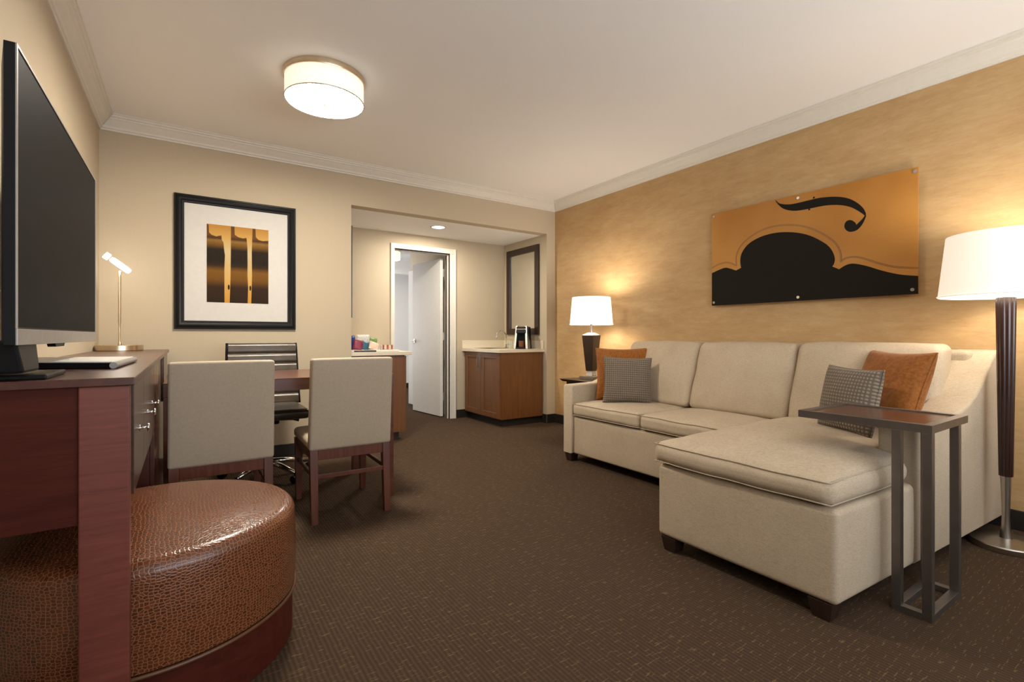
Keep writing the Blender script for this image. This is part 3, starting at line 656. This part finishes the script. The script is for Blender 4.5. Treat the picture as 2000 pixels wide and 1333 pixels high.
# tray and snacks
ty = 4.84
tr = bx('snack_tray', 'paper_white', None, 1.31, 4.72, .896, 1.80, 4.97, .912, bev=.004); tag(tr, 'long white tray holding snacks on the left counter', 'tray'); origin(tr, (1.55, ty, .896))
bm = B(); box(bm, 1.345, 4.712, .8955, 1.56, 4.7195, .911); o = obj('snack_bar', bm, 'pack_black', None); origin(o, (1.45, 4.716, .8955)); tag(o, 'thin dark wrapped bar along the tray front edge', 'snack')
def bag(x, y, z, w, h, t_, tilt, rz, mat, label):
    bm = B(); n = 10; A = []; C = []
    for i in range(n+1):
        ra = []; rc = []
        for j in range(n+1):
            u = -1+2*i/n; v = -1+2*j/n; e = t_/2*max(0, (1-u**4)*(1-v**6))**.6
            cr = 1+.06*noise.noise(Vector((u*3+x*9, v*3, z)))
            ra.append(bm.verts.new((u*w/2*cr, -e, (v+1)*h/2))); rc.append(bm.verts.new((u*w/2*cr, e+.0008, (v+1)*h/2)))
        A.append(ra); C.append(rc)
    for i in range(n):
        for j in range(n):
            bm.faces.new((A[i][j], A[i+1][j], A[i+1][j+1], A[i][j+1])); bm.faces.new((C[i][j], C[i][j+1], C[i+1][j+1], C[i+1][j]))
    for i in range(n):
        bm.faces.new((A[i][0], C[i][0], C[i+1][0], A[i+1][0])); bm.faces.new((A[i][n], A[i+1][n], C[i+1][n], C[i][n])); bm.faces.new((A[0][i], A[0][i+1], C[0][i+1], C[0][i])); bm.faces.new((A[n][i], C[n][i], C[n][i+1], A[n][i+1]))
    o = obj('snack_packet', bm, mat, None, smooth=True); o.location = (x, y, z); o.rotation_euler = (tilt[0], tilt[1], rz); tag(o, label, 'snack', 'snack packets on the tray')
bag(1.375, 4.90, .915, .11, .14, .04, (-.15, -.1), .2, 'pack_blue', 'dark blue snack packet standing leftmost on the tray')
bag(1.405, 4.82, .914, .09, .10, .03, (-.2, .15), -.2, 'pack_red', 'crimson snack packet leaning before the blue packet')
bag(1.480, 4.84, .914, .08, .09, .03, (-.25, .3), .1, 'pack_teal', 'teal snack packet beside the crimson packet')
bag(1.500, 4.93, .915, .13, .15, .035, (-.1, .0), 0, 'pack_white', 'clear white snack packet standing tallest at the back of the tray')
bag(1.590, 4.90, .915, .09, .12, .03, (-.15, .15), .3, 'pack_green', 'green snack packet right of the tall white packet')
bag(1.555, 4.79, .914, .10, .09, .03, (-.5, .35), 0, 'pack_peach', 'pale peach snack packet slumped at the tray middle')
tb_ = thing('tea_box', 'rust red open tea caddy at the right end of the tray', 'box', (1.705, 4.83, .9125))
bm = B(); box(bm, 1.645, 4.80, .9125, 1.765, 4.86, .955, .002); obj('case', bm, 'paper_white', tb_)
for k in range(5):
    bm = B(); box(bm, 1.650+k*.0225, 4.796, .9165, 1.669+k*.0225, 4.7998, .962, .001); obj('tea_sachet', bm, 'box_rust' if k % 2 == 0 else 'pack_peach', tb_)

# ------------------------------------------------------------------ sectional sofa
sf = thing('sectional_sofa', 'large beige linen sofa with chaise along the gold wall', 'sofa', (3.0, 2.0, 0))
ys = lambda x: .800-.053*(x-1.94)
def slant(p):
    x, y, z = p
    k = max(0, min(1, (1.62-y)/(1.62-.80))); return (x, y - .053*(x-1.94)*k, z)
def chb(p):
    x, y, z = p; y2 = slant((x, y, z))[1]
    if x > 2.585:
        k = min(1, (x-2.585)/.04); yy = 1.62-(1.62-y)*(1.62-.88)/(1.62-.80); y2 = y2*(1-k)+yy*k
    return (x, y2, z)
bm = B(); softbox(bm, 2.690, 1.60, .070, 3.60, 3.085, .380, .018, 6, 3, bulge=((.004, 0), 0, 0)); obj('base', bm, 'sofa_linen', sf, smooth=True)
bm = B(); softbox(bm, 1.945, .80, .070, 3.60, 1.60, .418, .022, 24, 3, bulge=((.004, 0), (.003, 0), 0), warp=lambda p: chb(p)); obj('chaise_base', bm, 'sofa_linen', sf, smooth=True)
bm = B(); softbox(bm, 3.52, .80, .10, 3.715, 3.18, .973, .03, 8, 4); obj('back_frame', bm, 'sofa_linen', sf, smooth=True)
armp = [(2.60, .07), (2.60, .648), (2.606, .660), (2.62, .667), (2.80, .667), (3.0, .672), (3.12, .688), (3.22, .715), (3.31, .755), (3.39, .805), (3.46, .865), (3.53, .925), (3.58, .957), (3.63, .972), (3.70, .975), (3.725, .965), (3.725, .07)]
bm = B(); prism(bm, armp, 'y', .905, .80, .014, 3, f=lambda r: (r[0], ys(r[0]) if r[1] < .85 else r[1], r[2])); obj('arm', bm, 'sofa_linen', sf, auto=True)
armp2 = [(x+.0 if x > 2.7 else x+.075, z if z < .1 or x > 3.1 else z-.025 if z > .64 else z) for x, z in armp]
bm = B(); prism(bm, armp2, 'y', 3.087, 3.20, .014, 3); obj('arm', bm, 'sofa_linen', sf, auto=True)
def seat(y0, y1, x0, x1, z0, z1, crown, name, warp=None, sd=0, inner=14, rr=.036):
    r = rr
    bm = B(); softbox(bm, x0, y0, z0, x1, y1, z1, r, inner, 4, bulge=((.012, 0), .003, (0, crown)), wr=.004, warp=warp, exp=3, seed=sd); o = obj(name, bm, 'sofa_linen', sf, smooth=True)
    for zz in (z0+r*.27, z1-r*.24):
        q = r*.25; pts = []
        for (ax_, ay_, bx_, by_) in ((x0+q, y0+q, x1-q, y0+q), (x1-q, y0+q, x1-q, y1-q), (x1-q, y1-q, x0+q, y1-q), (x0+q, y1-q, x0+q, y0+q)):
            for k in range(16):
                tt = k/16; px_, py_ = ax_+(bx_-ax_)*tt, ay_+(by_-ay_)*tt
                u = (px_-(x0+x1)/2)/((x1-x0)/2); v = (py_-(y0+y1)/2)/((y1-y0)/2); p = Vector((px_, py_, zz))
                if u < -.9: p.x -= .012*(1-abs(v)**3)*.9
                p += noise.noise_vector(p*7+Vector((sd, 0, 0)))*.004
                if warp: p = Vector(warp(p))
                pts.append(p)
        bm = B(); tube(bm, pts, .0031, 6, True); obj('piping', bm, 'piping_linen', o, smooth=True)
    return o
seat(2.368, 3.085, 2.672, 3.42, .385, .495, .020, 'seat_cushion', sd=1)
seat(1.628, 2.364, 2.672, 3.42, .385, .495, .020, 'seat_cushion', sd=2)
def tcush(p):
    x, y, z = p; y2 = slant((x, y, z))[1]
    if x > 2.56:
        k = min(1, (x-2.56)/.05); yy = 1.62-(1.62-y)*(1.62-.912)/(1.62-.80); y2 = y2*(1-k)+yy*k
    # slack hollow worn in the top
    if z > .50: z += .012*math.sin((x-2.0)*7)*math.exp(-((y-1.0)/.25)**2) * .6
    return (x, y2, z)
seat(.805, 1.622, 1.925, 3.42, .422, .530, .042, 'seat_cushion', warp=tcush, sd=3, inner=28, rr=.048)
def backc(y0, y1, top, sd, th=.20):
    def wp(p):
        k = (p.z-.50)/.5; x = p.x + .17*k; return (x, p.y, p.z-.0)
    bm = B(); softbox(bm, 3.17, y0, .50, 3.17+th, y1, top, .045, 14, 4, bulge=((.045, .0), .006, (0, .010)), wr=.006, warp=wp, exp=2.6, seed=sd)
    return obj('back_cushion', bm, 'sofa_linen', sf, smooth=True)
backc(2.345, 3.06, 1.000, 5); backc(1.612, 2.338, 1.000, 6); backc(.87, 1.605, 1.005, 7)
for x, y in ((2.72, 3.14), (1.99, 1.54), (1.99, .86), (3.64, .86), (3.64, 3.12), (2.72, 1.68)):
    bm = B(); taper(bm, x, y, 0, .0705, .062, .062, .085, .085); obj('foot', bm, 'espresso', sf)

# scatter cushions
def pillow(w, h, t_, mat, label, loc, rx, rz, cat='cushion', group='scatter cushions on the sofa', ry=0, pinch=.07, pipe=None):
    root = thing('scatter_cushion', label, cat, (0, 0, 0), group); bm = B(); n = 26; A = []; C = []; rim = []
    def outline(u, v):
        return u*w/2*(1-pinch*(1-v*v)*abs(u)**2), (v+1)*h/2 + (-pinch*h/2*(1-u*u)*(v*abs(v)))
    for i in range(n+1):
        ra, rc = [], []
        for j in range(n+1):
            u = math.sin(PI/2*(-1+2*i/n)); v = math.sin(PI/2*(-1+2*j/n)); x, z = outline(u, v)
            e = t_/2*(max(0, (1-u*u)*(1-v*v)))**.36
            e *= 1+.10*noise.noise(Vector((u*1.7, v*1.7, w*31+loc[0])))
            ra.append(bm.verts.new((x, -e-.001, z))); rc.append(bm.verts.new((x, e+.001, z)))
        A.append(ra); C.append(rc)
    for i in range(n):
        for j in range(n):
            bm.faces.new((A[i][j], A[i+1][j], A[i+1][j+1], A[i][j+1])); bm.faces.new((C[i][j], C[i][j+1], C[i+1][j+1], C[i+1][j]))
    for i in range(n):
        bm.faces.new((A[i][0], C[i][0], C[i+1][0], A[i+1][0])); bm.faces.new((A[i][n], A[i+1][n], C[i+1][n], C[i][n])); bm.faces.new((A[0][i], A[0][i+1], C[0][i+1], C[0][i])); bm.faces.new((A[n][i], C[n][i], C[n][i+1], A[n][i+1]))
    obj('cover', bm, mat, root, smooth=True)
    bm = B(); pts = [outline(u, -1) for u in [-1+k/10 for k in range(20)]] + [outline(1, v) for v in [-1+k/10 for k in range(20)]] + [outline(u, 1) for u in [1-k/10 for k in range(20)]] + [outline(-1, v) for v in [1-k/10 for k in range(20)]]
    tube(bm, [(x, 0, z) for x, z in pts], .0045, 8, True); obj('piping', bm, pipe or mat, root, smooth=True)
    root.location = loc; root.rotation_euler = (rx, ry, rz); return root
# local front is -y; rz turns it to face the camera side
pillow(.45, .45, .18, 'orange_velvet', 'burnt orange velvet cushion against the far arm of the sofa', (3.09, 2.905, .505), -.20, math.radians(-40), ry=0)
pillow(.385, .375, .15, 'waffle_grey', 'grey waffle cushion in front of the orange one by the far arm', (2.965, 2.745, .507), -.18, math.radians(-40), ry=math.radians(2))
pillow(.42, .43, .17, 'orange_velvet', 'burnt orange velvet cushion on the chaise end near the floor lamp', (3.09, 1.08, .56), -.34, math.radians(-122), ry=math.radians(0))
pillow(.305, .34, .15, 'waffle_grey', 'grey waffle cushion on the chaise behind the narrow side table', (2.84, 1.14, .552), -.20, math.radians(-110), ry=math.radians(2))

# ------------------------------------------------------------------ narrow C side table
st = thing('side_table', 'narrow gunmetal C-shaped side table with wood inset over the chaise', 'side table', (2.45, .70, 0))
X0, X1, Y0, Y1, YT, ZT = 2.262, 2.602, .618, .742, 1.085, .722
b_ = .030
for x in (X0, X1-b_):
    for y in (Y0, Y1-b_):
        bm = B(); box(bm, x, y, .024, x+b_, y+b_, ZT-.0305, .0015); obj('leg', bm, 'gunmetal', st)
bm = B(); box(bm, X0, Y0, 0, X1, Y0+b_, .0238, .001); box(bm, X0, Y1-b_, 0, X1, Y1, .0238, .001); box(bm, X0, Y0+b_, 0, X0+b_, Y1-b_, .0238, .001); box(bm, X1-b_, Y0+b_, 0, X1, Y1-b_, .0238, .001); obj('base_frame', bm, 'gunmetal', st)
XT = 2.690
bm = B(); frame_sweep(bm, X0, Y0, XT, YT, [(0, 0), (0, .030), (.030, .030), (.030, .024), (.030, 0)], lambda a, b, h: (a, b, ZT-.030+h)); obj('top_frame', bm, 'gunmetal', st)
bm = B(); box(bm, X0+.031, Y0+.031, ZT-.022, XT-.031, YT-.031, ZT-.005, .001); obj('top_inset', bm, 'inset_wood', st)

# floor lamp
fx0, fy0 = 3.40, .640
fl = thing('floor_lamp', 'tall floor lamp with fluted dark wood column and round steel base', 'lamp', (fx0, fy0, 0), 'table and floor lamps')
bm = B(); lathe(bm, (fx0, fy0, 0), [(.138, 0), (.140, .003), (.140, .026), (.136, .031), (.06, .038), (.022, .044), (.018, .05)], 72); obj('base', bm, 'nickel', fl, auto=True)
bm = B(); lathe(bm, (fx0, fy0, 0), [(.024, .043), (.017, .10), (.015, .16), (.0205, .335), (.0215, .352)], 32); obj('stem', bm, 'nickel', fl, auto=True)
bm = B(); rp = lambda a: -.07*abs(math.sin(8*a))**.8
lathe(bm, (fx0, fy0, 0), [(.027, .352)] + [(.027+.0115*k/10, .356+(1.235-.356)*k/10) for k in range(11)] + [(.037, 1.243)], 128, ripple=rp); obj('column', bm, 'lamp_wood', fl, auto=True)
bm = B(); lathe(bm, (fx0, fy0, 0), [(.012, 1.243), (.012, 1.32), (.02, 1.33), (.02, 1.36)], 20); obj('socket', bm, 'nickel', fl, auto=True)
def shade(c, r0, r1, z0, z1, mat, parent):
    bm = B(); lathe(bm, (*c, 0), [(r0-.003, z0), (r0, z0), (r1, z1), (r1-.003, z1), (r0-.003, z0)], 72, False, False); s = obj('lamp_shade', bm, mat, parent, smooth=False, auto=True)
    bm = B()
    for r, z in ((r0, z0+.005),): tube(bm, [(c[0]+(r+.001)*math.cos(a*PI/36), c[1]+(r+.001)*math.sin(a*PI/36), z) for a in range(72)], .004, 6, True)
    obj('shade_trim', bm, mat, s, smooth=True)
    bm = B()
    for k in range(3): a = 2*PI*k/3; tube(bm, [(c[0], c[1], z0+.12), (c[0]+(r0*.93)*math.cos(a), c[1]+(r0*.93)*math.sin(a), z0+.10)], .002, 6)
    obj('spider', bm, 'nickel', s)
shade((fx0, fy0), .258, .226, 1.250, 1.562, 'shade_floor', fl)

# end table and lamp behind the far arm
et = thing('end_table', 'small dark wood end table tucked between sofa arm and corner', 'side table', (3.43, 3.52, 0))
bm = B(); hexa(bm, [(3.17, 3.235, .595), (3.72, 3.235, .595), (3.72, 3.80, .595), (3.17, 3.80, .595)], [(3.145, 3.225, .620), (3.73, 3.225, .620), (3.73, 3.825, .620), (3.145, 3.825, .620)], .002); obj('tabletop', bm, 'espresso', et)
bm = B(); box(bm, 3.20, 3.26, .52, 3.70, 3.775, .5945, .002); obj('apron', bm, 'espresso', et)
for x in (3.22, 3.68):
    for y in (3.28, 3.755):
        bm = B(); taper(bm, x, y, 0, .5195, .03, .03, .04, .04); obj('leg', bm, 'espresso', et)
lx, ly = 3.40, 3.626
tl = thing('table_lamp', 'table lamp with tapered dark square body and glowing white shade', 'lamp', (lx, ly, .62), 'table and floor lamps')
ra = math.radians(12)
def rect(w_, z): 
    return [(lx+(a*math.cos(ra)-b*math.sin(ra))*w_/2, ly+(a*math.sin(ra)+b*math.cos(ra))*w_/2, z) for a, b in ((-1, -1), (1, -1), (1, 1), (-1, 1))]
bm = B(); hexa(bm, rect(.175, .6205), rect(.175, .650), .003); obj('base', bm, 'nickel', tl)
bm = B(); hexa(bm, rect(.075, .650), rect(.065, .700), .004); obj('crystal_block', bm, 'crystal', tl)
bm = B(); hexa(bm, rect(.080, .700), rect(.135, 1.060), .003); obj('body', bm, 'espresso', tl)
bm = B(); hexa(bm, rect(.135, 1.060), rect(.050, 1.085), .002); lathe(bm, (lx, ly, 0), [(.022, 1.083), (.022, 1.10), (.013, 1.10), (.013, 1.22), (.02, 1.23), (.02, 1.26)], 20); obj('neck', bm, 'nickel', tl, auto=True)
shade((lx, ly), .215, .192, 1.165, 1.440, 'shade_table', tl)

# ------------------------------------------------------------------ violin panel on the right wall
AZ, AY0 = 1.308, 2.480
vp = thing('wall_art', 'frameless panel print of violin body and f-hole on the gold wall', 'wall art', (RX-.03, 1.78, AZ))
AP = lambda a, b, h: (RX-.036-h, AY0-a, AZ+b)
bm = B(); box(bm, *AP(0, 0, -.006), *AP(1.40, .777, 0), .0008); pn = obj('panel', bm, 'violin_print', vp)
body = [(0,.277),(.086,.303),(.13,.308),(.174,.294),(.217,.275),(.261,.292),(.254,.342),(.261,.396),(.295,.45),(.351,.49),(.44,.518),(.535,.525),(.625,.515),(.712,.492),(.787,.458),(.851,.414),(.898,.372),(.928,.324),(.941,.276),(.936,.242),(.925,.223),(.968,.2),(.994,.216),(1.027,.228),(1.067,.225),(1.136,.2),(1.203,.168),(1.28,.137),(1.342,.12),(1.40,.11)]
purf = [(0,.324),(.063,.347),(.13,.354),(.185,.339),(.219,.315),(.215,.378),(.233,.435),(.27,.484),(.331,.528),(.411,.562),(.507,.58),(.608,.574),(.704,.552),(.787,.516),(.859,.469),(.921,.415),(.959,.366),(.979,.312),(.983,.265),(.973,.25),(1.002,.271),(1.046,.277),(1.095,.266),(1.15,.24),(1.217,.207),(1.281,.183),(1.343,.17),(1.40,.161)]
fh = [(.533,.775),(.545,.763),(.562,.744),(.591,.73),(.644,.717),(.705,.715),(.781,.717),(.846,.717),(.924,.706),(.985,.689),(1.036,.663),(1.079,.626),(1.11,.586),(1.125,.55),(1.126,.529),(1.116,.503),(1.102,.477),(1.084,.456),(1.062,.444),(1.033,.444),(1.013,.456),(1.001,.476),(1.0,.498),(1.009,.517),(1.027,.524),(1.047,.517),(1.063,.501),(1.07,.484),(1.084,.497),(1.105,.517),(1.118,.535),(1.106,.55),(1.078,.577),(1.043,.605),(.999,.628),(.939,.646),(.877,.655),(.813,.656),(.747,.656),(.687,.66),(.635,.674),(.591,.698),(.559,.731),(.541,.759)]
def smooth_pl(pts, corners=(), n=4, closed=False):
    out = []; m = len(pts); rng = range(m if closed else m-1)
    g = lambda i: Vector(pts[i % m]) if closed else Vector(pts[max(0, min(m-1, i))])
    for i in rng:
        p1, p2 = g(i), g(i+1); p0 = p1 if i in corners else g(i-1); p3 = p2 if (i+1) in corners else g(i+2)
        for k in range(n):
            t_ = k/n; out.append(tuple(.5*((2*p1)+(-p0+p2)*t_+(2*p0-5*p1+4*p2-p3)*t_*t_+(-p0+3*p1-3*p2+p3)*t_**3)))
    if not closed: out.append(tuple(pts[-1]))
    return out
bl = smooth_pl([Vector(p) for p in body], (4, 5, 20, 21))
poly('printed_body', bl+[(1.40, 0), (0, 0)], AP, 'print_black', pn, .0002, .0006)
poly('printed_f_hole', smooth_pl([Vector(p) for p in fh], (0, 13, 14, 27, 30), closed=True), AP, 'print_black', pn, .0002, .0006)
def ribbon(bm, pts, off, w_):
    A = []; C = []
    for i, p in enumerate(pts):
        a = Vector(pts[max(0, i-1)]); b = Vector(pts[min(len(pts)-1, i+1)]); d = (b-a).normalized(); n_ = Vector((-d.y, d.x)); q = Vector(p)+n_*off
        A.append(bm.verts.new(AP(*(q+n_*w_/2), .0006))); C.append(bm.verts.new(AP(*(q-n_*w_/2), .0006)))
    for i in range(len(pts)-1): bm.faces.new((A[i], A[i+1], C[i+1], C[i]))
pl = smooth_pl([Vector(p) for p in purf], (4, 19))
bm = B(); ribbon(bm, pl, 0, .0025); ribbon(bm, pl, -.007, .0025); obj('printed_line', bm, 'print_line', pn)
for a, b in ((.775, .645), (.806, .722)):
    poly('printed_notch', [(a-.008, b), (a+.008, b), (a+.005, b+.012), (a-.003, b+.012)], AP, 'print_black', pn, .0002, .0006)
for a, b in ((.02, .752), (.70, .75), (1.385, .752), (.02, .026), (.70, .026), (1.372, .028)):
    bm = B(); p = AP(a, b, .0); tube(bm, [(RX-.0005, p[1], p[2]), (RX-.030, p[1], p[2])], .006, 10); tube(bm, [(p[0]-.0005, p[1], p[2]), (p[0]-.005, p[1], p[2])], .0105, 18); obj('standoff', bm, 'chrome', vp, auto=True)
